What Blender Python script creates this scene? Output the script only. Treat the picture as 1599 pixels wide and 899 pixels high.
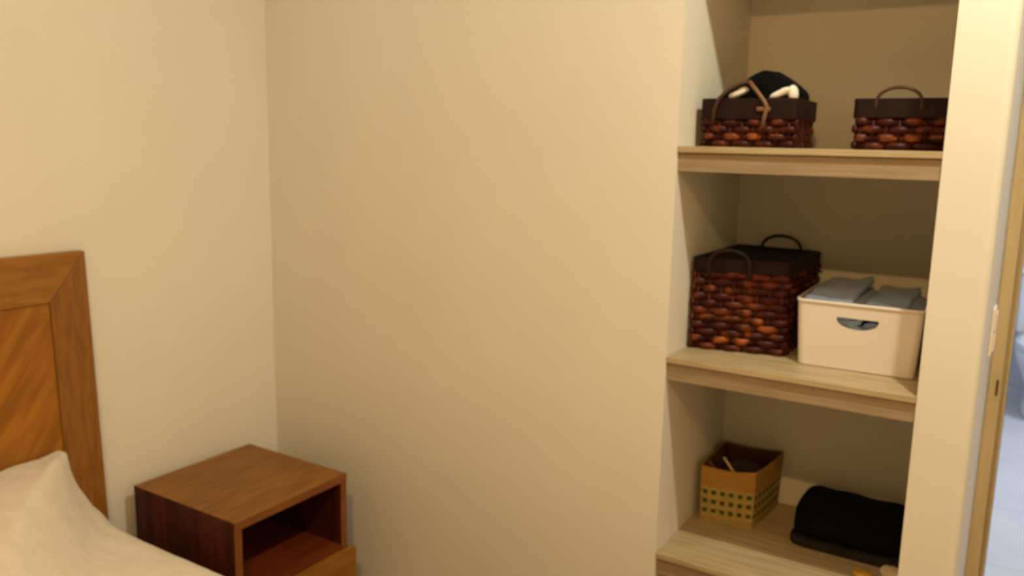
import bpy, bmesh, math, random
from mathutils import Vector, Matrix, noise

S = bpy.context.scene
COL = S.collection
for o in list(bpy.data.objects):
    bpy.data.objects.remove(o, do_unlink=True)

# ------------------------------------------------------------------ camera, light, exposure
def make_camera():
    pitch, roll, yaw = 0.1718, 0.0210, 0.5613
    fw = Vector((-math.sin(yaw)*math.cos(pitch), math.cos(yaw)*math.cos(pitch), -math.sin(pitch)))
    rt = Vector((math.cos(yaw), math.sin(yaw), 0))
    up = rt.cross(fw)
    r2 = rt*math.cos(roll) + up*math.sin(roll)
    u2 = up*math.cos(roll) - rt*math.sin(roll)
    cam = bpy.data.cameras.new('camera')
    cam.sensor_width = 36.0
    cam.lens = 36.0*1308.0/1599.0
    cam.clip_start = 0.02
    cam.dof.use_dof = True
    cam.dof.focus_distance = 0.80          # the phone was focused too close: everything is a little soft
    cam.dof.aperture_fstop = 6.8
    o = bpy.data.objects.new('camera', cam)
    m = Matrix.Identity(4)
    for i in range(3):
        m[i][0], m[i][1], m[i][2] = r2[i], u2[i], -fw[i]
    m[0][3], m[1][3], m[2][3] = 2.0974, -1.8658, 1.5
    o.matrix_world = m
    COL.objects.link(o)
    S.camera = o
make_camera()

W = bpy.data.worlds.new('world'); S.world = W
W.use_nodes = True
W.node_tree.nodes['Background'].inputs[0].default_value = (1.0, 0.8, 0.6, 1)
W.node_tree.nodes['Background'].inputs[1].default_value = 0.0

def lamp(name, loc, size, power, color, spread=180):
    l = bpy.data.lights.new(name, 'AREA')
    l.shape = 'DISK'; l.size = size; l.energy = power; l.color = color
    l.spread = math.radians(spread)
    o = bpy.data.objects.new(name, l); o.location = loc
    COL.objects.link(o)
    return o
lamp('ceiling_downlight', (2.20, -0.56, 2.68), 0.07, 23.5, (1.0, 0.95, 0.74))
lamp('ceiling_downlight', (2.12, -2.25, 2.68), 0.09, 31.0, (1.0, 0.63, 0.235))
lamp('fill_light', (0.75, -0.95, 2.64), 0.30, 4.6, (1.0, 0.92, 0.74))  # added soft fill to balance the wall brightness, no known fixture here
lamp('bathroom_light', (2.60, 2.75, 2.58), 0.40, 30.0, (0.86, 0.91, 1.0))

S.view_settings.view_transform = 'Standard'
S.view_settings.look = 'None'
S.view_settings.gamma = 1.0
S.view_settings.use_curve_mapping = False
S.view_settings.exposure = 0.03

# ------------------------------------------------------------------ materials
MATS = {}
def lin(c):
    return tuple((v/255/12.92 if v/255 <= 0.04045 else ((v/255+0.055)/1.055)**2.4) for v in c) + (1.0,)

def mat(name, c1, c2=None, rough=0.6, scale=(1, 1, 1), nscale=8.0, detail=4.0, bump=0.0, spec=0.4,
        rot=(0, 0, 0), lo=0.35, hi=0.65, bscale=None, coat=0.0, sheen=0.0, distort=0.0):
    """noise-mixed two tone principled material in object coordinates; colours are sRGB 0-255"""
    if name in MATS: return MATS[name]
    m = bpy.data.materials.new(name); m.use_nodes = True
    nt = m.node_tree; b = nt.nodes['Principled BSDF']
    b.inputs['Roughness'].default_value = rough
    b.inputs['Specular IOR Level'].default_value = spec
    b.inputs['Coat Weight'].default_value = coat
    b.inputs['Sheen Weight'].default_value = sheen
    tc = nt.nodes.new('ShaderNodeTexCoord')
    mp = nt.nodes.new('ShaderNodeMapping')
    mp.inputs['Scale'].default_value = scale
    m0 = nt.nodes.new('ShaderNodeMapping')
    m0.inputs['Rotation'].default_value = rot
    nt.links.new(tc.outputs['Object'], m0.inputs['Vector'])
    nt.links.new(m0.outputs[0], mp.inputs['Vector'])
    nz = nt.nodes.new('ShaderNodeTexNoise')
    nz.inputs['Scale'].default_value = nscale
    nz.inputs['Detail'].default_value = detail
    nz.inputs['Distortion'].default_value = distort
    nt.links.new(mp.outputs[0], nz.inputs['Vector'])
    rp = nt.nodes.new('ShaderNodeValToRGB')
    rp.color_ramp.elements[0].position = lo; rp.color_ramp.elements[0].color = lin(c1)
    rp.color_ramp.elements[1].position = hi; rp.color_ramp.elements[1].color = lin(c2 or c1)
    nt.links.new(nz.outputs['Fac'], rp.inputs['Fac'])
    nt.links.new(rp.outputs['Color'], b.inputs['Base Color'])
    if bump:
        n2 = nt.nodes.new('ShaderNodeTexNoise')
        n2.inputs['Scale'].default_value = bscale or nscale
        n2.inputs['Detail'].default_value = 3
        nt.links.new(mp.outputs[0], n2.inputs['Vector'])
        bp = nt.nodes.new('ShaderNodeBump')
        bp.inputs['Strength'].default_value = bump
        bp.inputs['Distance'].default_value = 0.002
        nt.links.new(n2.outputs['Fac'], bp.inputs['Height'])
        nt.links.new(bp.outputs[0], b.inputs['Normal'])
    MATS[name] = m
    return m

PAINT = mat('wall_paint', (224, 218, 204), (227, 221, 207), 0.75, nscale=3, bump=0.05, bscale=180, spec=0.25)
CEIL = mat('ceiling_paint', (232, 229, 222), (235, 232, 225), 0.8, nscale=3)
BATHWALL = mat('bathroom_paint', (222, 226, 232), (226, 230, 236), 0.5, nscale=3)
TILE = mat('bathroom_tile', (205, 207, 214), (216, 217, 222), 0.28, nscale=2.5, spec=0.5)
GROUT = mat('grout', (150, 152, 158), (165, 166, 172), 0.8, nscale=20)
FLOOR = mat('floor_wood', (150, 118, 84), (178, 146, 108), 0.45, scale=(1, 9, 1), nscale=5)
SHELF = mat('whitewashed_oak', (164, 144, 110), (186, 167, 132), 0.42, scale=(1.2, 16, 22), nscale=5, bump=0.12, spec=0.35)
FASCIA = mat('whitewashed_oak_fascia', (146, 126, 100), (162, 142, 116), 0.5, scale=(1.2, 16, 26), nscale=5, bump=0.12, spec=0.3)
HB_RAIL = mat('headboard_rail_wood', (134, 86, 26), (156, 104, 36), 0.42, scale=(12, 1.6, 12), nscale=6, detail=6, bump=0.08, distort=0.6)
HB_STILE = mat('headboard_stile_wood', (122, 76, 24), (144, 94, 34), 0.42, scale=(12, 12, 1.6), nscale=6, detail=6, bump=0.08, distort=0.6)
HB_PANEL = mat('headboard_panel_wood', (136, 84, 18), (164, 108, 28), 0.40, scale=(6, 1.0, 7.5), nscale=4, detail=6, bump=0.05, rot=(math.radians(-52), 0, 0), distort=0.5)
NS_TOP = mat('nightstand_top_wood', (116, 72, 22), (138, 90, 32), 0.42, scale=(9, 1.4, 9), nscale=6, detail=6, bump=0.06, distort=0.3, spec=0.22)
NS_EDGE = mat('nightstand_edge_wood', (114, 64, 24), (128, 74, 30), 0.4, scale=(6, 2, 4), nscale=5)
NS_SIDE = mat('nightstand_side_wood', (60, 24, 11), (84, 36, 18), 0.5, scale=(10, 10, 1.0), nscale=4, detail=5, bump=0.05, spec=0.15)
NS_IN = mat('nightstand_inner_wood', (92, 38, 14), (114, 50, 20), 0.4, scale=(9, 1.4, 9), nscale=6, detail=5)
NS_DRAWER = mat('nightstand_drawer_wood', (130, 80, 16), (150, 96, 24), 0.4, scale=(9, 1.4, 9), nscale=5, detail=5)
LINEN = mat('white_linen', (212, 201, 185), (218, 207, 191), 0.85, nscale=30, bump=0.15, bscale=220, spec=0.2, sheen=0.2)
MATTRESS = mat('mattress_cloth', (222, 216, 206), (230, 224, 214), 0.9, nscale=30)
CANE = [mat('cane_%d' % i, c1, c2, 0.45, scale=(1, 1, 1), nscale=26, detail=2, lo=0.48, hi=0.76, spec=0.22)
        for i, (c1, c2) in enumerate((((60, 18, 7), (140, 66, 28)), ((52, 14, 6), (116, 50, 22)), ((62, 20, 8), (172, 90, 34))))]  # sparse orange tone paints highlights and glints into the dark cane
CANE_IN = mat('basket_inner', (22, 8, 5), (30, 13, 9), 0.8, nscale=20)
LEATHER = mat('basket_band', (25, 8, 4), (36, 13, 7), 0.6, nscale=30, bump=0.3, bscale=120, spec=0.2)
LIDMAT = mat('basket_lid', (15, 7, 5), (22, 11, 8), 0.7, nscale=30, bump=0.3, bscale=150, spec=0.15)
HANDLE = mat('handle_brown', (62, 36, 18), (78, 48, 24), 0.5, nscale=40, spec=0.4)
HANDLE_DK = mat('handle_dark', (30, 17, 12), (40, 23, 17), 0.5, nscale=40, spec=0.4)
HANDLE_LT = mat('handle_tan', (112, 76, 50), (124, 86, 58), 0.5, nscale=40, spec=0.4)
PLASTIC = mat('white_plastic', (226, 216, 206), (229, 219, 209), 0.42, nscale=3, spec=0.4)
JEANS = mat('blue_grey_cloth', (146, 164, 198), (164, 180, 212), 0.9, nscale=14, detail=6, bump=0.5, bscale=160, spec=0.1, sheen=0.2)
JEANS2 = mat('dusky_blue_cloth', (136, 154, 188), (154, 170, 202), 0.9, nscale=14, detail=6, bump=0.5, bscale=160, spec=0.1, sheen=0.2)
BLACK = mat('black_cloth', (9, 9, 9), (14, 13, 12), 0.95, nscale=20, bump=0.2, bscale=150, spec=0.08)
CHARCOAL = mat('charcoal_cloth', (38, 33, 28), (48, 43, 38), 0.9, nscale=20, spec=0.1)
GREYMARK = mat('grey_tag', (70, 72, 74), (80, 82, 84), 0.6, nscale=20)
WHITECLOTH = mat('white_cloth', (232, 222, 206), (240, 232, 218), 0.9, nscale=20, spec=0.1)
TAN = mat('palm_tan', (158, 114, 44), (172, 128, 56), 0.6, scale=(3, 3, 12), nscale=12, spec=0.25)
PLAIT = mat('palm_pale', (160, 134, 68), (176, 150, 86), 0.6, scale=(6, 6, 6), nscale=14, spec=0.25)
KRAFT = mat('palm_inside', (88, 48, 18), (102, 58, 24), 0.8, nscale=14)
GREEN = mat('green_strip', (34, 66, 20), (44, 76, 26), 0.55, nscale=30, spec=0.3)
FRAME = mat('door_frame_oak', (185, 163, 118), (198, 176, 132), 0.45, scale=(12, 12, 1), nscale=5, bump=0.05)
BRASS = mat('dull_brass', (84, 60, 30), (98, 70, 38), 0.45, nscale=20)
SWITCH = mat('switch_plastic', (228, 214, 192), (232, 218, 196), 0.3, nscale=3, spec=0.5)
CERAMIC = mat('white_ceramic', (226, 229, 233), (230, 233, 237), 0.12, nscale=2, spec=0.6)
DARKITEM = mat('dark_clutter', (34, 26, 20), (52, 40, 30), 0.6, nscale=40)
CREAM = mat('cream_plastic', (214, 198, 158), (222, 206, 168), 0.4, nscale=20)
YELLOW = mat('yellow_wrap', (204, 150, 50), (214, 164, 66), 0.5, nscale=30)
LACE = mat('cream_lace', (196, 176, 142), (214, 196, 164), 0.8, nscale=90, bump=0.8, bscale=120)
METAL = mat('steel', (150, 148, 144), (160, 158, 154), 0.3, nscale=20, spec=0.6)

# ------------------------------------------------------------------ helpers
def link(name, bm, m, parent=None, smooth=False, bevel=0.0, seg=2, matrix=None):
    me = bpy.data.meshes.new(name)
    bmesh.ops.recalc_face_normals(bm, faces=bm.faces[:])
    if smooth:
        for f in bm.faces: f.smooth = True
    bm.to_mesh(me); bm.free()
    if m is not None:
        for q in (m if isinstance(m, (list, tuple)) else [m]): me.materials.append(q)
    o = bpy.data.objects.new(name, me)
    COL.objects.link(o)
    if parent: o.parent = parent
    if matrix is not None: o.matrix_local = matrix
    if bevel:
        md = o.modifiers.new('bevel', 'BEVEL'); md.width = bevel; md.segments = seg
        md.limit_method = 'ANGLE'; md.angle_limit = math.radians(35)
    return o

def tag(o, label, cat, group=None):
    o['label'] = label; o['category'] = cat
    if group: o['group'] = group
    return o

def thing(name, label, cat, loc=(0, 0, 0), rz=0.0, group=None):
    o = bpy.data.objects.new(name, None); o.empty_display_size = 0.05
    COL.objects.link(o); o.location = loc; o.rotation_euler = (0, 0, rz)
    return tag(o, label, cat, group)

def struct(o):
    o['kind'] = 'structure'; return o

def box(bm, x0, x1, y0, y1, z0, z1):
    v = [bm.verts.new(c) for c in ((x0,y0,z0),(x1,y0,z0),(x1,y1,z0),(x0,y1,z0),(x0,y0,z1),(x1,y0,z1),(x1,y1,z1),(x0,y1,z1))]
    for f in ((0,3,2,1),(4,5,6,7),(0,1,5,4),(1,2,6,5),(2,3,7,6),(3,0,4,7)):
        bm.faces.new([v[i] for i in f])
    return v

def bx(name, dims, m, parent=None, bevel=0.0, seg=2, matrix=None):
    bm = bmesh.new(); box(bm, *dims)
    return link(name, bm, m, parent, bevel=bevel, seg=seg, matrix=matrix)

def prism(bm, poly, axis, a0, a1):
    """poly of 2D points extruded along axis (0,1,2)"""
    def mk(p, a):
        c = [0, 0, 0]; k = [i for i in range(3) if i != axis]
        c[k[0]], c[k[1]], c[axis] = p[0], p[1], a
        return bm.verts.new(c)
    A = [mk(p, a0) for p in poly]; B = [mk(p, a1) for p in poly]
    n = len(poly)
    bm.faces.new(A); bm.faces.new(B[::-1])
    for i in range(n):
        bm.faces.new((A[i], B[i], B[(i+1) % n], A[(i+1) % n]))

def tube(bm, pts, r, n=8, closed=False, flat=1.0, upv=Vector((0, 0, 1))):
    pts = [Vector(p) for p in pts]
    N = len(pts); rings = []
    for i, p in enumerate(pts):
        if closed: t = pts[(i+1) % N] - pts[i-1]
        else: t = pts[min(i+1, N-1)] - pts[max(i-1, 0)]
        t.normalize()
        s = t.cross(upv)
        if s.length < 1e-4: s = t.cross(Vector((0, 1, 0)))
        s.normalize(); u = s.cross(t)
        rr = r[i] if isinstance(r, (list, tuple)) else r
        rings.append([bm.verts.new(p + s*math.cos(2*math.pi*k/n)*rr*flat + u*math.sin(2*math.pi*k/n)*rr) for k in range(n)])
    M = N if closed else N-1
    for i in range(M):
        a, b = rings[i], rings[(i+1) % N]
        for k in range(n):
            bm.faces.new((a[k], a[(k+1) % n], b[(k+1) % n], b[k]))
    if not closed:
        bm.faces.new(rings[0][::-1]); bm.faces.new(rings[-1])

def loft(bm, loops, cap0=True, cap1=True):
    R = [[bm.verts.new(p) for p in L] for L in loops]
    n = len(R[0])
    for a, b in zip(R, R[1:]):
        for k in range(n):
            bm.faces.new((a[k], a[(k+1) % n], b[(k+1) % n], b[k]))
    if cap0: bm.faces.new(R[0][::-1])
    if cap1: bm.faces.new(R[-1])
    return R

def rrect(x0, x1, y0, y1, z, r, n=5):
    out = []
    for cx, cy, a in ((x1-r, y1-r, 0), (x0+r, y1-r, 90), (x0+r, y0+r, 180), (x1-r, y0+r, 270)):
        for k in range(n+1):
            t = math.radians(a + 90*k/n)
            out.append((cx + r*math.cos(t), cy + r*math.sin(t), z))
    return out

def soft_block(bm, x0, x1, y0, y1, z0, z1, seed, amp=0.01, freq=9, n=10, power=4.0, top=None):
    """a lumpy cushion-like block: superellipsoid with noise, optional top(u,v) height scale"""
    cx, cy, cz = (x0+x1)/2, (y0+y1)/2, (z0+z1)/2
    hx, hy, hz = (x1-x0)/2, (y1-y0)/2, (z1-z0)/2
    tmp = bmesh.new()
    bmesh.ops.create_cube(tmp, size=2)
    bmesh.ops.subdivide_edges(tmp, edges=tmp.edges[:], cuts=n, use_grid_fill=True)
    off = Vector((seed*7.3, seed*3.1, seed*1.7))
    vm = {}
    for v in tmp.verts:
        c = v.co
        d = (abs(c.x)**power + abs(c.y)**power + abs(c.z)**power)**(1/power)
        q = c/d
        p = Vector((cx+q.x*hx, cy+q.y*hy, cz+q.z*hz))
        if top is not None and q.z > 0:
            p.z = cz + q.z*hz*top(q.x, q.y)
        if q.z > -0.75:
            nv = noise.noise_vector(p*freq+off)
            p += Vector((nv.x, nv.y, nv.z))*amp*min(1, (q.z+0.75)*1.5)
        p.z = max(p.z, z0)
        vm[v] = bm.verts.new(p)
    for f in tmp.faces:
        bm.faces.new([vm[v] for v in f.verts])
    tmp.free()

# ------------------------------------------------------------------ setting
NX0, NX1, ND = 1.3685, 1.9203, 0.4905      # the niche in the back wall
CH = 2.70
bm = bmesh.new()
box(bm, -0.12, NX0, 0.0, 0.60, 0, CH)
box(bm, NX0, NX1, 0.0, ND, 2.0, CH)
box(bm, NX0, NX1, ND, 0.60, 0, CH)
poly = [(NX1, 0.0)]
for k in range(7):
    t = math.radians(-90 + 90*k/6)
    poly.append((2.009 + 0.018*math.cos(t), 0.018 + 0.018*math.sin(t)))
poly += [(2.027, 0.60), (NX1, 0.60)]
prism(bm, poly, 2, 0, CH)
struct(link('wall_back', bm, PAINT))
struct(bx('wall_left', (-0.12, 0, -4.2, 0.0, 0, CH), PAINT))
struct(bx('wall_right', (3.10, 3.22, -4.2, 0.60, 0, CH), PAINT))
struct(bx('wall_front', (-0.12, 3.22, -4.32, -4.2, 0, CH), PAINT))
struct(bx('ceiling', (-0.12, 3.22, -4.32, 0.70, CH, CH+0.1), CEIL))
struct(bx('floor', (-0.12, 3.22, -4.32, 0.70, -0.1, 0), FLOOR))
struct(bx('baseboard_left', (0.0, 0.012, -4.2, -0.0, 0, 0.07), PAINT, bevel=0.003))
struct(bx('baseboard_back', (0.012, NX0, -0.012, 0.0, 0, 0.07), PAINT, bevel=0.003))

# bathroom beyond the passage
DX0, DX1, DH = 2.071, 2.83, 2.05
bm = bmesh.new()
box(bm, 2.027, DX0, 0.62, 0.70, 0, CH)
box(bm, DX1, 3.10, 0.60, 0.70, 0, CH)
box(bm, DX0, DX1, 0.60, 0.70, DH, CH)
struct(link('wall_doorway', bm, PAINT))
bm = bmesh.new()
box(bm, 1.90, 2.027, 0.60, 0.70, 0, CH)
box(bm, 1.78, 1.90, 0.60, 4.52, 0, CH)
box(bm, 1.90, 3.60, 4.40, 4.52, 0, CH)
box(bm, 3.60, 3.72, 0.70, 4.52, 0, CH)
box(bm, 3.10, 3.72, 0.60, 0.70, 0, CH)
struct(link('wall_bathroom', bm, BATHWALL))
struct(bx('ceiling_bathroom', (1.78, 3.72, 0.70, 4.52, CH, CH+0.1), CEIL))
bath_floor = struct(bx('floor_bathroom', (1.78, 3.72, 0.70, 4.52, -0.1, -0.004), GROUT))
tm = bmesh.new(); box(tm, 0.0015, 0.5985, 0.0015, 0.5985, -0.004, 0.0)
t0 = None
for i in range(3):
    for j in range(7):
        if t0 is None:
            t0 = link('tile', tm, TILE, bath_floor, bevel=0.0015, seg=1); o = t0
        else:
            o = t0.copy(); COL.objects.link(o); o.parent = bath_floor
        o.location = (1.90+0.6*i-0.05, 0.36+0.6*j-0.03, 0)
        # tiles cut at the walls stay under them
for o in [c for c in bath_floor.children]:
    if o.location.y < 0.70: o.scale.y = (o.location.y+0.6-0.70)/0.6; o.location.y = 0.70

door = struct(bpy.data.objects.new('door_1', None)); COL.objects.link(door)
def frame_post(xa, xb, xc, nm):
    bm = bmesh.new()
    lo, hi = min(xa, xc), max(xa, xc)
    poly = [(xa, 0.580), (xb, 0.580), (xb, 0.592), (xb+(xc-xb)*0.25, 0.604), (xb+(xc-xb)*0.55, 0.604), (xb+(xc-xb)*0.6, 0.594), (xc, 0.594), (xc, 0.72), (xb+(xc-xb)*0.0, 0.72), (xb, 0.62), (xa, 0.62)]
    prism(bm, poly, 2, 0, DH)
    return link(nm, bm, FRAME, door, bevel=0.0015, seg=1)
jl = frame_post(2.0275, 2.0575, DX0, 'door_jamb')
bm = bmesh.new(); box(bm, DX1, DX1+0.045, 0.585, 0.60, 0, DH+0.045)
link('door_jamb', bm, FRAME, door, bevel=0.002)
bx('door_head', (2.0275, DX1, 0.585, 0.60, DH, DH+0.045), FRAME, door, bevel=0.002)
bx('strike_plate', (2.0455, 2.0515, 0.5775, 0.580, 0.880, 0.922), BRASS, door, bevel=0.001)

sw = thing('light_switch', 'white light switch plate on the narrow wall end beside the door frame', 'light switch', (2.027, 0.330, 1.095))
bx('cover_plate', (0, 0.007, -0.033, 0.033, -0.057, 0.057), SWITCH, sw, bevel=0.003)
bx('rocker', (0.007, 0.0105, -0.022, 0.022, 0.003, 0.046), SWITCH, sw, bevel=0.0015)
bx('rocker', (0.007, 0.0105, -0.022, 0.022, -0.046, -0.003), SWITCH, sw, bevel=0.0015)

# ------------------------------------------------------------------ shelves
def shelf(z, label):
    t = thing('shelf', label, 'shelf', (NX0, 0, z-0.058), group='whitewashed shelves built into the niche')
    w = NX1-NX0
    bx('shelf_board', (0.0004, w-0.0004, -0.001, ND-0.0005, 0.0435, 0.058), SHELF, t, bevel=0.0015)
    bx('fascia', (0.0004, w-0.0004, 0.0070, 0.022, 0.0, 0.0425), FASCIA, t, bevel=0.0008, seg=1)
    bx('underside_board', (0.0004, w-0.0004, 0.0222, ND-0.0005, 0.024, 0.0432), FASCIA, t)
    return t
shelf(1.500, 'top whitewashed oak shelf in the wall niche, carrying the two low wicker baskets')
shelf(0.998, 'middle whitewashed oak niche shelf, carrying the tall wicker basket and the white box')
shelf(0.490, 'lowest whitewashed oak shelf in the wall niche, carrying the green-checked basket and black clothes')

# ------------------------------------------------------------------ bed
HX = lambda z: 0.030 + (1.204-z)*0.0415
bed = thing('bed', 'wooden bed with mitred panelled headboard against the left wall', 'bed', (0, 0, 0))
def slab(name, poly, d0, d1, m, bevel=0.002):
    """poly in (y,z); the slab leans back on the wall; d = depth behind the front face"""
    bm = bmesh.new()
    A = [bm.verts.new((HX(z)-d0, y, z)) for y, z in poly]
    B = [bm.verts.new((HX(z)-d1, y, z)) for y, z in poly]
    n = len(poly)
    bm.faces.new(A); bm.faces.new(B[::-1])
    for i in range(n):
        bm.faces.new((A[i], B[i], B[(i+1) % n], A[(i+1) % n]))
    return link(name, bm, m, bed, bevel=bevel)
YR, YL, ZT, RW, RH = -0.645, -2.300, 1.204, 0.1, 0.122
g = 0.0006
slab('headboard_rail', [(YR-g, ZT), (YL+g, ZT), (YL+RW, ZT-RH), (YR-RW-g, ZT-RH)], 0, 0.026, HB_RAIL)
slab('headboard_stile', [(YR, ZT-g), (YR-RW, ZT-RH-g), (YR-RW, 0.0), (YR, 0.0)], 0, 0.026, HB_STILE)
slab('headboard_stile', [(YL, ZT-g), (YL+RW, ZT-RH-g), (YL+RW, 0.0), (YL, 0.0)], 0, 0.026, HB_STILE)
slab('headboard_panel', [(YR-RW-g, ZT-RH-g), (YL+RW+g, ZT-RH-g), (YL+RW+g, 0.16), (YR-RW-g, 0.16)], 0.006, 0.022, HB_PANEL, 0)
bx('side_rail', (0.085, 2.03, -0.690, -0.662, 0.10, 0.215), HB_STILE, bed, bevel=0.003)
bx('side_rail', (0.085, 2.03, -2.282, -2.254, 0.10, 0.215), HB_STILE, bed, bevel=0.003)
bx('foot_rail', (2.03, 2.058, -2.282, -0.662, 0.10, 0.215), HB_STILE, bed, bevel=0.003)
bx('bed_base', (0.085, 2.03, -2.254, -0.690, 0.16, 0.205), HB_STILE, bed)
for yy in (-0.69, -2.254):
    bx('leg', (1.97, 2.03, min(yy, yy+0.05*(1 if yy < -1 else -1)), max(yy, yy+0.05*(1 if yy < -1 else -1)), 0, 0.16), HB_STILE, bed)
mt = bx('mattress', (0.100, 2.02, -2.250, -0.694, 0.206, 0.42), MATTRESS, bevel=0.03, seg=3)
tag(mt, 'white mattress underneath the white duvet on the wooden bed', 'mattress')

def pw(x, pts):
    if x <= pts[0][0]: return pts[0][1]
    for (a, va), (b, vb) in zip(pts, pts[1:]):
        if x <= b:
            t = (x-a)/(b-a); return va + (vb-va)*t
    return pts[-1][1]
HUMP = [(0.0, 0.0), (0.02, 0.006), (0.037, 0.018), (0.07, 0.05), (0.106, 0.118), (0.121, 0.165), (0.128, 0.214), (0.136, 0.220), (0.19, 0.210), (0.28, 0.205), (0.7, 0.215)]
def duvet_top(x, e):
    z = 0.490 - 0.075*math.exp(-max(e, 0)/0.022)
    f = x-0.085
    a = 1.0 if f < 0.04 else max(0.0, 1-(f-0.04)/0.62)
    a = a*a*(3-2*a)
    dx = max(0.0, x-0.08)
    h = sum(pw(e+0.004-0.80*dx+k*0.11*dx, HUMP) for k in (-3, -2, -1, 0, 1, 2, 3))/7*a
    p = Vector((x*3.0, e*7.0, 3.3))
    wr = noise.noise(p)*0.008 + noise.noise(Vector((x*6+e*9, e*3-x*2, 8.1)))*0.007 + noise.noise(Vector((x*9-e*4, e*34+x*12, 5.5)))*0.0022 + noise.noise(Vector((x*15+e*20, x*5-e*14, 2.2)))*0.0022
    return z + h + wr*min(1, e/0.06+0.15)
bm = bmesh.new()
xs = [0.055, 0.060, 0.066, 0.072, 0.077, 0.082, 0.088, 0.094] + [0.105 + 0.0125*k for k in range(80)] + [1.105+0.04*k for k in range(24)]
es = [0.0, 0.004, 0.009, 0.015, 0.022, 0.03, 0.04] + [0.05+0.00625*k for k in range(104)] + [0.70+0.04*k for k in range(16)]
WB = 1.336
es2 = es + [WB + (WB-e) for e in es[::-1]][0:0]
rows = []
for x in xs:
    row = []
    for e in [None, None] + es + [1.40, 1.50, 1.58, 1.61, 1.625, 'b', 'c']:
        if e is None:
            z = 0.20 if not row else 0.32
            row.append(bm.verts.new((max(x, HX(z)+0.003), -0.634 + 0.012*noise.noise(Vector((x*5, z*6, 1))) , z)))
        elif e in ('b', 'c'):
            row.append(bm.verts.new((max(x, 0.075), -0.634-1.672, 0.32 if e == 'b' else 0.20)))
        else:
            em = min(e, 1.672-e+0.03)
            zt = duvet_top(x, em)
            row.append(bm.verts.new((max(x, HX(zt)+0.003), -0.632-e*1.0 - (0.04 if e == 1.625 else 0), zt)))
    rows.append(row)
for a, b in zip(rows, rows[1:]):
    for k in range(len(a)-1):
        bm.faces.new((a[k], a[k+1], b[k+1], b[k]))
# foot drop
last = rows[-1]
ft = [bm.verts.new((v.co.x+0.045, v.co.y, min(v.co.z, 0.44)*0.98)) for v in last]
fb = [bm.verts.new((v.co.x+0.055, v.co.y, 0.20)) for v in last]
for p, q in ((last, ft), (ft, fb)):
    for k in range(len(p)-1):
        bm.faces.new((p[k], p[k+1], q[k+1], q[k]))
bmesh.ops.remove_doubles(bm, verts=bm.verts[:], dist=1e-5)
dv = link('duvet', bm, LINEN, smooth=True)
md = dv.modifiers.new('solidify', 'SOLIDIFY'); md.thickness = 0.006; md.offset = -1
tag(dv, 'white rumpled duvet covering the bed, humped up against the headboard', 'duvet')

# ------------------------------------------------------------------ nightstand
ns = thing('nightstand', 'brown wooden nightstand with open compartment above a drawer, in the room corner', 'nightstand', (0, 0, 0))
X0, X1, Y0, Y1, ZN, TH = 0.048, 0.464, -0.560, -0.156, 0.540, 0.023
NB = 0.312
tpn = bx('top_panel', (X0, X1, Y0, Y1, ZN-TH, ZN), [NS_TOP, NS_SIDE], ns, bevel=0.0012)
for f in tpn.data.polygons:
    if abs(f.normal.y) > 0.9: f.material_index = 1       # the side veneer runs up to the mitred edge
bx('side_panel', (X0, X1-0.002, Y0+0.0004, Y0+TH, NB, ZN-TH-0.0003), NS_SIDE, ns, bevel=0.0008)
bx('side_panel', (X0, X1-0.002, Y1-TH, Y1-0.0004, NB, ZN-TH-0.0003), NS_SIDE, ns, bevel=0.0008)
bx('back_panel', (X0+0.001, X0+0.014, Y0+TH, Y1-TH, NB, ZN-TH), NS_IN, ns)
bx('bottom_panel', (X0+0.014, X1-0.004, Y0+TH+0.0003, Y1-TH-0.0003, NB-0.006, NB+0.012), NS_IN, ns)
for (ya, yb) in ((Y0+0.0002, Y0+TH), (Y1-TH, Y1-0.0002)):
    bx('edge_strip', (X1-0.002, X1, ya, yb, NB, ZN-TH-0.0004), NS_EDGE, ns)
bx('edge_strip', (X1, X1+0.0012, Y0, Y1, ZN-TH, ZN-0.001), NS_EDGE, ns)
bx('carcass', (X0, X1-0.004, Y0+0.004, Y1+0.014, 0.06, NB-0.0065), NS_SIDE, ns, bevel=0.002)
dr = bx('drawer', (X1-0.004, X1+0.016, Y0+0.002, Y1+0.021, 0.075, NB-0.004), NS_DRAWER, ns, bevel=0.002)
bx('drawer_pull', (X1+0.016, X1+0.026, -0.42, -0.29, 0.185, 0.197), METAL, dr, bevel=0.003)
for (xa, ya) in ((X0+0.01, Y0+0.012), (X0+0.01, Y1-0.03), (X1-0.055, Y0+0.012), (X1-0.055, Y1-0.03)):
    bx('leg', (xa, xa+0.035, ya, ya+0.035, 0, 0.06), NS_SIDE, ns)

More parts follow.
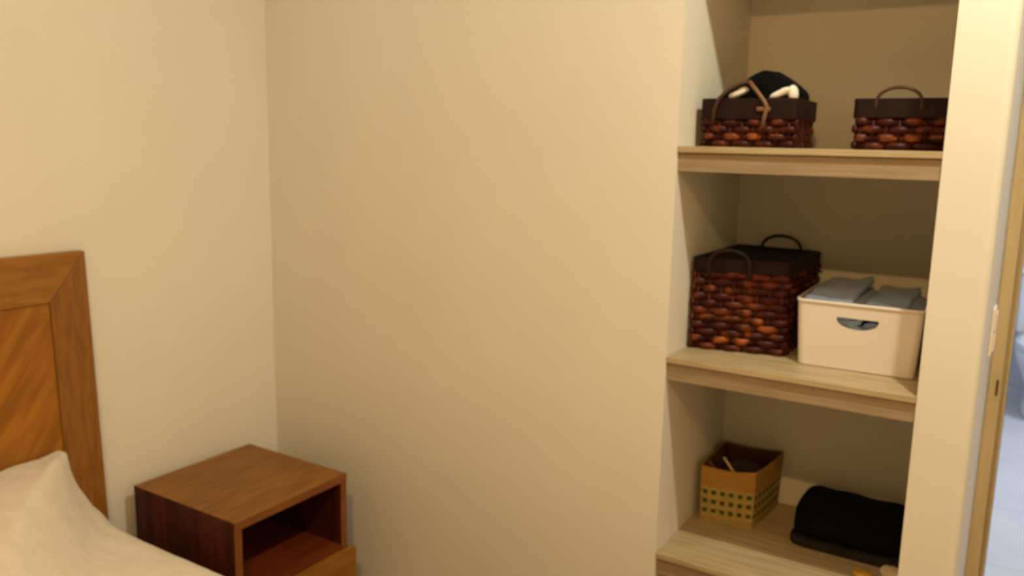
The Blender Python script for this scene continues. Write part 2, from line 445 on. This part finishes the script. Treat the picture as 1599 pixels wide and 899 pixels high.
# ------------------------------------------------------------------ wicker baskets
def basket(name, label, loc, rz, w, d, h, band, rows, flare=0.0, lid=True, col=0.0275):
    """woven basket, origin at the front-left bottom corner, x to the right, y into the niche"""
    t = thing(name, label, 'basket', loc, rz, 'dark wicker baskets in the niche')
    hw = h-band
    loops = []
    for z, ins in ((0.0, 0.006), (0.004, 0.006), (hw+0.01, 0.006-flare*hw/h)):
        loops.append(rrect(ins, w-ins, ins, d-ins, z, 0.012, 3))
    bm = bmesh.new(); loft(bm, loops)
    link('basket_lining', bm, CANE_IN, t)
    rh = hw/rows
    ncx, ncy = max(4, round(w/col)), max(4, round(d/col))
    if (ncx+ncy) % 2: ncy += 1
    for r in range(rows):
        z = rh*(r+0.5)
        fl = flare*z/h
        ph = r % 2
        pts = []
        x0, x1, y0, y1 = -fl, w+fl, -fl, d+fl
        sides = [((x0, y0), (x1, y0), (0, -1), ncx), ((x1, y0), (x1, y1), (1, 0), ncy),
                 ((x1, y1), (x0, y1), (0, 1), ncx), ((x0, y1), (x0, y0), (-1, 0), ncy)]
        cnt = ph
        rnd = random.Random(r*31+len(label))
        for (p, q, nrm, nc) in sides:
            for k in range(nc):
                amp = 0.0042*(1 if (cnt % 2) else -1)
                jit = rnd.uniform(-0.0012, 0.0012)
                for s, f in ((0.22, 0.9), (0.5, 1.0), (0.78, 0.9), (1.0, 0.0)):
                    u = (k+s)/nc
                    if k == nc-1 and s == 1.0: f = -0.6/ (1 if amp > 0 else -1)
                    o_ = amp*f + jit
                    pts.append((p[0]+(q[0]-p[0])*u + nrm[0]*(o_-0.004), p[1]+(q[1]-p[1])*u + nrm[1]*(o_-0.004), z + jit))
                cnt += 1
        bm = bmesh.new()
        tube(bm, pts, rh*0.52, 6, closed=True, flat=0.42)
        link('cane_strand', bm, CANE[rnd.choice((0, 0, 1, 2))], t, smooth=True)
    st = None
    for (p, q, nrm, nc) in [((0, 0), (w, 0), (0, -1), ncx), ((w, 0), (w, d), (1, 0), ncy), ((0, d), (0, 0), (-1, 0), ncy)]:
        for k in range(nc):
            u = (k+0.5)/nc
            x, y = p[0]+(q[0]-p[0])*u - nrm[0]*0.004, p[1]+(q[1]-p[1])*u - nrm[1]*0.004
            if st is None:
                bm = bmesh.new(); tube(bm, [(0, 0, 0.001), (0, 0, hw)], 0.0032, 6, upv=Vector((0, 1, 0)))
                st = link('stake', bm, CANE[1], t, smooth=True); s = st
            else:
                s = st.copy(); COL.objects.link(s); s.parent = t
            s.location = (x+nrm[0]*flare*0.4, y+nrm[1]*flare*0.4, 0)
    # dark band round the top
    f2 = flare
    o1 = rrect(-f2-0.002, w+f2+0.002, -f2-0.002, d+f2+0.002, 0, 0.014, 4)
    i1 = rrect(-f2+0.008, w+f2-0.008, -f2+0.008, d+f2-0.008, 0, 0.008, 4)
    bm = bmesh.new()
    def at(L, z): return [bm.verts.new((p[0], p[1], z)) for p in L]
    a, b, c, e = at(o1, hw-0.002), at(o1, h), at(i1, h), at(i1, hw-0.002)
    n = len(a)
    for P, Q in ((a, b), (b, c), (c, e), (e, a)):
        for k in range(n):
            bm.faces.new((P[k], P[(k+1) % n], Q[(k+1) % n], Q[k]))
    link('basket_band', bm, LEATHER, t, bevel=0.0025)
    if lid:
        bm = bmesh.new()
        loft(bm, [rrect(-f2+0.008, w+f2-0.008, -f2+0.008, d+f2-0.008, z, 0.008, 4) for z in (h-0.008, h-0.003)])
        link('lid', bm, LIDMAT, t)
    return t

def warp(t, w, d, quad):
    """skew a basket's footprint from its w x d rectangle to four real corners (the wicker has gone out of square)"""
    q = [Vector(c) for c in quad]; o0 = q[0]
    def f(x, y):
        u, v = x/w, y/d
        return q[0]*(1-u)*(1-v) + q[1]*u*(1-v) + q[2]*u*v + q[3]*(1-u)*v - o0
    for c in t.children:
        if c.name.split('.')[0] == 'stake':
            r = f(c.location.x, c.location.y); c.location.x, c.location.y = r.x, r.y
        else:
            for v in c.data.vertices:
                r = f(v.co.x, v.co.y); v.co.x, v.co.y = r.x, r.y
    t.location.x, t.location.y = o0.x, o0.y

def arch(name, t, x0, x1, y, z, rise, r, m, lean=0.0, sink=0.03, yb=None):
    bm = bmesh.new(); pts = []
    pts.append((x0, y, z-sink))
    for k in range(19):
        a = math.pi*(1-k/18)
        c = (x0+x1)/2 + (x1-x0)/2*math.cos(a)
        s = math.sin(a)**0.8
        pts.append((c, y+lean*s, z+rise*s))
    pts.append((x1, y, z-sink))
    tube(bm, pts, r, 8, upv=Vector((0, 1, 0)))
    return link(name, bm, m, t, smooth=True)

# tall basket on the middle shelf
b = basket('wicker_basket', 'tall square dark wicker basket with two arched handles on the middle shelf', (1.378, 0.122, 0.998), 0.0, 0.228, 0.330, 0.232, 0.032, 11, 0.0)
arch('handle', b, 0.042, 0.138, -0.006, 0.215, 0.040, 0.0042, HANDLE_DK, lean=-0.004, sink=0.03)
arch('handle', b, 0.072, 0.178, 0.315, 0.226, 0.040, 0.0042, HANDLE_DK, sink=0.0)
bm = bmesh.new(); tube(bm, [(0.2275, 0.25, 0.19), (0.240, 0.25, 0.192), (0.252, 0.245, 0.186)], 0.003, 6)
link('lid_toggle', bm, HANDLE_DK, b, smooth=True)
warp(b, 0.228, 0.330, [(1.378, 0.122, 0), (1.603, 0.171, 0), (1.608, 0.470, 0), (1.379, 0.480, 0)])

# low basket with clothes, top shelf left
b = basket('wicker_basket', 'low open wicker basket with black and white clothes piled in it, on the top shelf', (1.391, 0.096, 1.500), 0.03, 0.214, 0.205, 0.112, 0.046, 4, 0.004, lid=False)
bm = bmesh.new()
tube(bm, [(0.028, -0.010, 0.055), (0.030, -0.013, 0.085), (0.040, -0.012, 0.112), (0.060, -0.008, 0.132), (0.085, -0.004, 0.145), (0.104, 0.0, 0.150)], 0.0045, 8, upv=Vector((0, 1, 0)))
link('handle', bm, HANDLE, b, smooth=True)
bm = bmesh.new()
tube(bm, [(0.105, 0.0, 0.150), (0.125, -0.006, 0.128), (0.145, -0.011, 0.104), (0.152, -0.013, 0.092), (0.148, -0.013, 0.07), (0.144, -0.012, 0.045)], 0.0048, 8, upv=Vector((0, 1, 0)))
link('handle', bm, HANDLE_LT, b, smooth=True)['label'] = 'lighter tan handle strap'
bx('handle_ring', (0.128, 0.160, -0.014, -0.008, 0.082, 0.092), HANDLE_LT, b, bevel=0.003)

bm = bmesh.new()
def tp(u, v): return 1.0 - 0.62*min(1.0, abs(u-0.16)*1.12)
soft_block(bm, 1.412, 1.596, 0.122, 0.29, 1.535, 1.684, 3, 0.005, 16, 12, 5, tp)
tag(link('black_garment', bm, BLACK, smooth=True), 'black garment heaped to a peak in the low open basket, top shelf', 'clothes')
def scrap(bm, c, rx, ry, rz, tilt, seed):
    t2 = bmesh.new(); soft_block(t2, -rx, rx, -ry, ry, -rz, rz, seed, 0.004, 50, 5, 2.4)
    R_ = Matrix.Rotation(tilt, 4, 'Y'); vm = {}
    for v in t2.verts: vm[v] = bm.verts.new(Vector(c) + R_ @ v.co)
    for f in t2.faces: bm.faces.new([vm[v] for v in f.verts])
    t2.free()
bm = bmesh.new(); scrap(bm, (1.468, 0.112, 1.624), 0.024, 0.014, 0.008, -0.45, 5)
tag(link('white_cloth', bm, WHITECLOTH, smooth=True), 'small white cloth bunched left of the black garment, behind the basket handle', 'clothes')
bm = bmesh.new()
scrap(bm, (1.565, 0.116, 1.623), 0.026, 0.014, 0.0085, -0.38, 6)
scrap(bm, (1.593, 0.116, 1.624), 0.0105, 0.014, 0.018, -0.15, 7)
tag(link('white_cloth', bm, WHITECLOTH, smooth=True), 'crumpled white cloth at the right end of the low open basket', 'clothes')

# low closed basket, top shelf right
b = basket('wicker_basket', 'low closed wicker basket with one arched handle at the right end of the top shelf', (1.716, 0.180, 1.500), 0.02, 0.190, 0.260, 0.114, 0.042, 4, 0.002)
arch('handle', b, 0.043, 0.136, -0.003, 0.100, 0.037, 0.0036, HANDLE, sink=0.012)

# ------------------------------------------------------------------ white box
wb = thing('storage_box', 'white plastic storage box with a cut-out grip, full of blue-grey clothes', 'storage box', (1.645, 0.128, 0.998), 0.035)
bw, bd, bh = 0.252, 0.275, 0.158
def bl(z, e): return rrect(-0.009*z/bh+e, bw+0.009*z/bh-e, -0.009*z/bh+e, bd+0.009*z/bh-e, z, 0.016-e, 5)
bm = bmesh.new()
loft(bm, [bl(0.0, 0.003), bl(0.003, 0), bl(bh-0.004, 0), bl(bh, 0.0008), bl(bh-0.0006, 0.0032), bl(bh-0.006, 0.0035), bl(0.006, 0.0035)], True, True)
body = link('box_body', bm, PLASTIC, wb)
bm = bmesh.new()
pl = [(0.082, 0.124)]
for k in range(13):
    a = math.radians(180 + 180*k/12)
    pl.append((0.126 + 0.045*math.cos(a), 0.119 + 0.021*math.sin(a)))
pl.append((0.170, 0.124))
prism(bm, pl, 1, -0.04, 0.03)
cut = link('cutter', bm, None, wb)
md = body.modifiers.new('grip', 'BOOLEAN'); md.object = cut; md.operation = 'DIFFERENCE'; md.solver = 'EXACT'
bpy.context.view_layer.update()
dg = bpy.context.evaluated_depsgraph_get()
me = bpy.data.meshes.new_from_object(body.evaluated_get(dg))
body.modifiers.clear(); body.data = me
bpy.data.objects.remove(cut, do_unlink=True)
bm = bmesh.new()
def rl(z, e): return rrect(-0.009-e, bw+0.009+e, -0.009-e, bd+0.009+e, z, 0.017+e, 5)
R0, R1, R2, R3 = [[bm.verts.new(p) for p in L] for L in (rl(bh-0.007, 0.0002), rl(bh-0.006, 0.0022), rl(bh+0.0005, 0.0022), rl(bh+0.0012, -0.001))]
n = len(R0)
for P, Q in ((R0, R1), (R1, R2), (R2, R3), (R3, R0)):
    for k in range(n): bm.faces.new((P[k], P[(k+1) % n], Q[(k+1) % n], Q[k]))
link('rim', bm, PLASTIC, wb, smooth=True)

def folded(bm, x0, x1, y0, y1, z0, passes, th, seed, lift=None, amp=0.004):
    """a garment folded back and forth: a serpentine sheet seen with its fold edges to the sides"""
    prof = []
    r = th*0.55
    for p in range(passes):
        z = z0 + th*0.5 + p*th*1.1
        xa, xb = (x0+r, x1-r) if p % 2 == 0 else (x1-r, x0+r)
        for k in range(12):
            prof.append((xa+(xb-xa)*k/11, z))
        if p < passes-1:
            sgn = 1 if p % 2 == 0 else -1
            for k in (1, 2, 3):
                a = math.radians(-90+180*k/4)
                prof.append((xb + sgn*r*math.cos(a), z + th*0.55 + th*0.55*math.sin(a)))
    ny = 16; grid = []
    for i, (x, z) in enumerate(prof):
        row = []
        for j in range(ny+1):
            y = y0+(y1-y0)*j/ny
            nv = noise.noise_vector(Vector((x*14+seed*5, y*14, z*9)))
            zz = z + nv.z*amp*(1.0 if i > len(prof)-15 else 0.35)
            if lift and i > len(prof)-14: zz += lift((x-x0)/(x1-x0), j/ny)
            row.append(bm.verts.new((x + nv.x*amp*0.5, y + nv.y*amp*0.4, zz)))
        grid.append(row)
    for a, b in zip(grid, grid[1:]):
        for j in range(ny):
            bm.faces.new((a[j], a[j+1], b[j+1], b[j]))
    # give the sheet its thickness
    bmesh.ops.recalc_face_normals(bm, faces=bm.faces[:])
    geom = bmesh.ops.solidify(bm, geom=bm.faces[:], thickness=th*0.7)

bm = bmesh.new(); folded(bm, 1.649, 1.766, 0.138, 0.392, 1.006, 7, 0.0222, 1, lambda u, v: 0.020*max(0, u-0.55)**1.3*2.2*v + 0.012*v, 0.006)
tag(link('folded_trousers', bm, JEANS, smooth=True), 'blue-grey folded trousers with a turned-up edge, left half of the white box', 'clothes', 'folded clothes in the white box')
bm = bmesh.new(); folded(bm, 1.778, 1.878, 0.145, 0.392, 1.006, 7, 0.0212, 4, lambda u, v: 0.004*math.sin(v*9+u*5) + 0.010*v, 0.005)
tag(link('folded_trousers', bm, JEANS2, smooth=True), 'wrinkled dusky blue folded trousers, right half of the white box', 'clothes', 'folded clothes in the white box')

# ------------------------------------------------------------------ plaited basket on the lowest shelf
pb = thing('plaited_basket', 'small square plaited tan basket with rows of green squares, on the lowest shelf', 'basket', (0, 0, 0))
Z0, HB = 0.4905, 0.160
base = [Vector((1.396, 0.246, 0)), Vector((1.530, 0.272, 0)), Vector((1.546, 0.470, 0)), Vector((1.398, 0.452, 0))]
topc = [Vector((1.391, 0.242, 0)), Vector((1.532, 0.268, 0)), Vector((1.550, 0.478, 0)), Vector((1.386, 0.462, 0))]
def corner(i, f): 
    p = base[i].lerp(topc[i], f); return Vector((p.x, p.y, Z0+HB*f))
def wallpt(i, u, f, out=0.0):
    j = (i+1) % 4
    p = corner(i, f).lerp(corner(j, f), u)
    d = (base[j]-base[i]).normalized(); nrm = Vector((d.y, -d.x, 0))
    sag = -0.006*math.sin(math.pi*u)*max(0, f-0.6)/0.4 if i in (0, 2) else -0.003*math.sin(math.pi*u)*max(0, f-0.6)/0.4
    bow = 0.003*math.sin(math.pi*u)
    return p + nrm*(out+bow) + Vector((0, 0, sag))
def side_shell(name, f0, f1, m, out0, out1, nz):
    bm = bmesh.new(); NU = 8
    ringO, ringI = [], []
    for k in range(nz+1):
        f = f0+(f1-f0)*k/nz
        ringO.append([bm.verts.new(wallpt(i, u/NU, f, out1)) for i in range(4) for u in range(NU)])
        ringI.append([bm.verts.new(wallpt(i, u/NU, f, out0)) for i in range(4) for u in range(NU)])
    n = 4*NU
    for a in range(nz):
        for k in range(n):
            bm.faces.new((ringO[a][k], ringO[a][(k+1) % n], ringO[a+1][(k+1) % n], ringO[a+1][k]))
            bm.faces.new((ringI[a][k], ringI[a+1][k], ringI[a+1][(k+1) % n], ringI[a][(k+1) % n]))
    for a in (0, nz):
        for k in range(n):
            bm.faces.new((ringO[a][k], ringO[a][(k+1) % n], ringI[a][(k+1) % n], ringI[a][k]))
    return link(name, bm, m, pb)
side_shell('plaited_wall', 0.0, 0.64, PLAIT, -0.003, 0.0, 3)
side_shell('top_band', 0.62, 1.0, TAN, -0.0012, 0.0012, 4)
side_shell('inner_wall', 0.02, 0.985, KRAFT, -0.0045, -0.0032, 3)
bm = bmesh.new(); v = [bm.verts.new(corner(i, 0.0)) for i in range(4)] + [bm.verts.new(corner(i, 0.03)) for i in range(4)]
for f in ((0, 3, 2, 1), (4, 5, 6, 7), (0, 1, 5, 4), (1, 2, 6, 5), (2, 3, 7, 6), (3, 0, 4, 7)): bm.faces.new([v[i] for i in f])
link('basket_floor', bm, KRAFT, pb)
def patch(i, u0, u1, f0, f1, m, name, out):
    bm = bmesh.new()
    A = [bm.verts.new(wallpt(i, u, f, out)) for u, f in ((u0, f0), (u1, f0), (u1, f1), (u0, f1))]
    c = [bm.verts.new(wallpt(i, u0+(u1-u0)*a, f0+(f1-f0)*b_, out+0.0014)) for a, b_ in ((.12, .12), (.88, .12), (.88, .88), (.12, .88))]
    bm.faces.new(c)
    for k in range(4): bm.faces.new((A[k], A[(k+1) % 4], c[(k+1) % 4], c[k]))
    bm.faces.new(A[::-1])
    link(name, bm, m, pb)
for i, nc in ((0, 6), (1, 8), (3, 8)):
    for r in range(3):
        for c in range(nc):
            u = (c+0.5)/nc
            f = 0.17 + 0.165*r
            patch(i, u-0.27/nc, u+0.27/nc, f, f+0.085, GREEN, 'green_square', 0.0002)
    for r in range(4):
        f = 0.105 + 0.165*r
        bm = bmesh.new()
        tube(bm, [wallpt(i, 0.01+0.98*k/(2*nc), f, 0.0006+0.0007*(k % 2)) for k in range(2*nc+1)], 0.0045, 4, flat=0.25)
        link('plaited_band', bm, PLAIT, pb)
# what is in it
bm = bmesh.new(); soft_block(bm, 1.412, 1.520, 0.290, 0.445, 0.4975, 0.622, 11, 0.010, 30, 8, 4)
tag(link('dark_bundle', bm, DARKITEM, smooth=True), 'dark crumpled bundle filling the green-checked plaited basket', 'bundle')
bm = bmesh.new(); tube(bm, [(1.428, 0.318, 0.655), (1.470, 0.300, 0.618)], 0.0035, 8)
tag(link('pen', bm, CREAM, smooth=True), 'pale slim pen sticking up out of the green-checked basket', 'pen')
bm = bmesh.new(); tube(bm, [(1.402, 0.275, 0.652), (1.445, 0.262, 0.612)], 0.003, 8)
tag(link('stick', bm, HANDLE_LT, smooth=True), 'thin brown stick lying along the inside front edge of the green-checked basket', 'stick')

# ------------------------------------------------------------------ black clothes on the lowest shelf
bm = bmesh.new(); soft_block(bm, 1.630, 1.905, 0.238, 0.470, 0.4905, 0.513, 21, 0.002, 14, 8, 8)
tag(link('charcoal_garment', bm, CHARCOAL, smooth=True), 'flat charcoal folded garment lying under the black one, lowest shelf', 'clothes')
bm = bmesh.new()
def tp2(u, v): return 1.0 + 0.10*math.exp(-((u+0.80)/0.2)**2)*(1 if v > 0 else 0.6) - 0.05*u
soft_block(bm, 1.632, 1.903, 0.244, 0.466, 0.5155, 0.585, 23, 0.008, 12, 12, 6, tp2)
bg = link('black_folded_garment', bm, BLACK, smooth=True)
tag(bg, 'thick black folded garment at the right of the lowest shelf', 'clothes')
bm = bmesh.new(); soft_block(bm, 1.836, 1.880, 0.165, 0.205, 0.4905, 0.502, 31, 0.003, 60, 5, 3)
tag(link('yellow_wrapper', bm, YELLOW, smooth=True), 'small yellow wrapper in front of the black garment, lowest shelf', 'wrapper').location = (-0.03, -0.01, 0)
bm = bmesh.new(); soft_block(bm, 1.862, 1.912, 0.185, 0.232, 0.4905, 0.512, 33, 0.006, 60, 6, 3)
tag(link('lace_cloth', bm, LACE, smooth=True), 'small crumpled cream cloth at the right front of the lowest shelf', 'cloth')

# ------------------------------------------------------------------ toilet
tl = thing('toilet', 'white ceramic toilet seen through the doorway at the right edge', 'toilet', (2.238, 3.76, 0))
def oval(rx, ry, z, cy=0.0, n=28, back=None):
    out = []
    for k in range(n):
        a = 2*math.pi*k/n
        y = cy + ry*math.sin(a)
        if back is not None: y = min(y, back)
        out.append((rx*math.cos(a), y, z))
    return out
bm = bmesh.new()
loft(bm, [oval(0.130, 0.27, 0.0, 0.02), oval(0.125, 0.26, 0.03, 0.02), oval(0.115, 0.22, 0.16, 0.04), oval(0.150, 0.25, 0.24, 0.02), oval(0.185, 0.30, 0.34, 0), oval(0.190, 0.31, 0.395, 0), oval(0.150, 0.27, 0.40, 0)])
link('bowl', bm, CERAMIC, tl, smooth=True)
bm = bmesh.new(); loft(bm, [oval(0.185, 0.305, 0.401), oval(0.195, 0.318, 0.404), oval(0.195, 0.318, 0.415), oval(0.186, 0.308, 0.420)])
link('seat', bm, CERAMIC, tl, smooth=True)
bm = bmesh.new(); loft(bm, [oval(0.186, 0.308, 0.4205), oval(0.194, 0.316, 0.424), oval(0.192, 0.314, 0.436), oval(0.150, 0.26, 0.444), oval(0.05, 0.09, 0.447)])
link('seat_lid', bm, CERAMIC, tl, smooth=True)
bx('cistern', (-0.205, 0.205, 0.335, 0.53, 0.40, 0.77), CERAMIC, tl, bevel=0.02, seg=3)
bx('cistern_lid', (-0.213, 0.213, 0.327, 0.535, 0.771, 0.80), CERAMIC, tl, bevel=0.008, seg=3)
bx('cistern_neck', (-0.12, 0.12, 0.24, 0.42, 0.20, 0.399), CERAMIC, tl, bevel=0.02, seg=2)
bm = bmesh.new(); tube(bm, [(0, 0.43, 0.80), (0, 0.43, 0.806)], 0.02, 16, upv=Vector((0, 1, 0)))
link('flush_button', bm, METAL, tl)
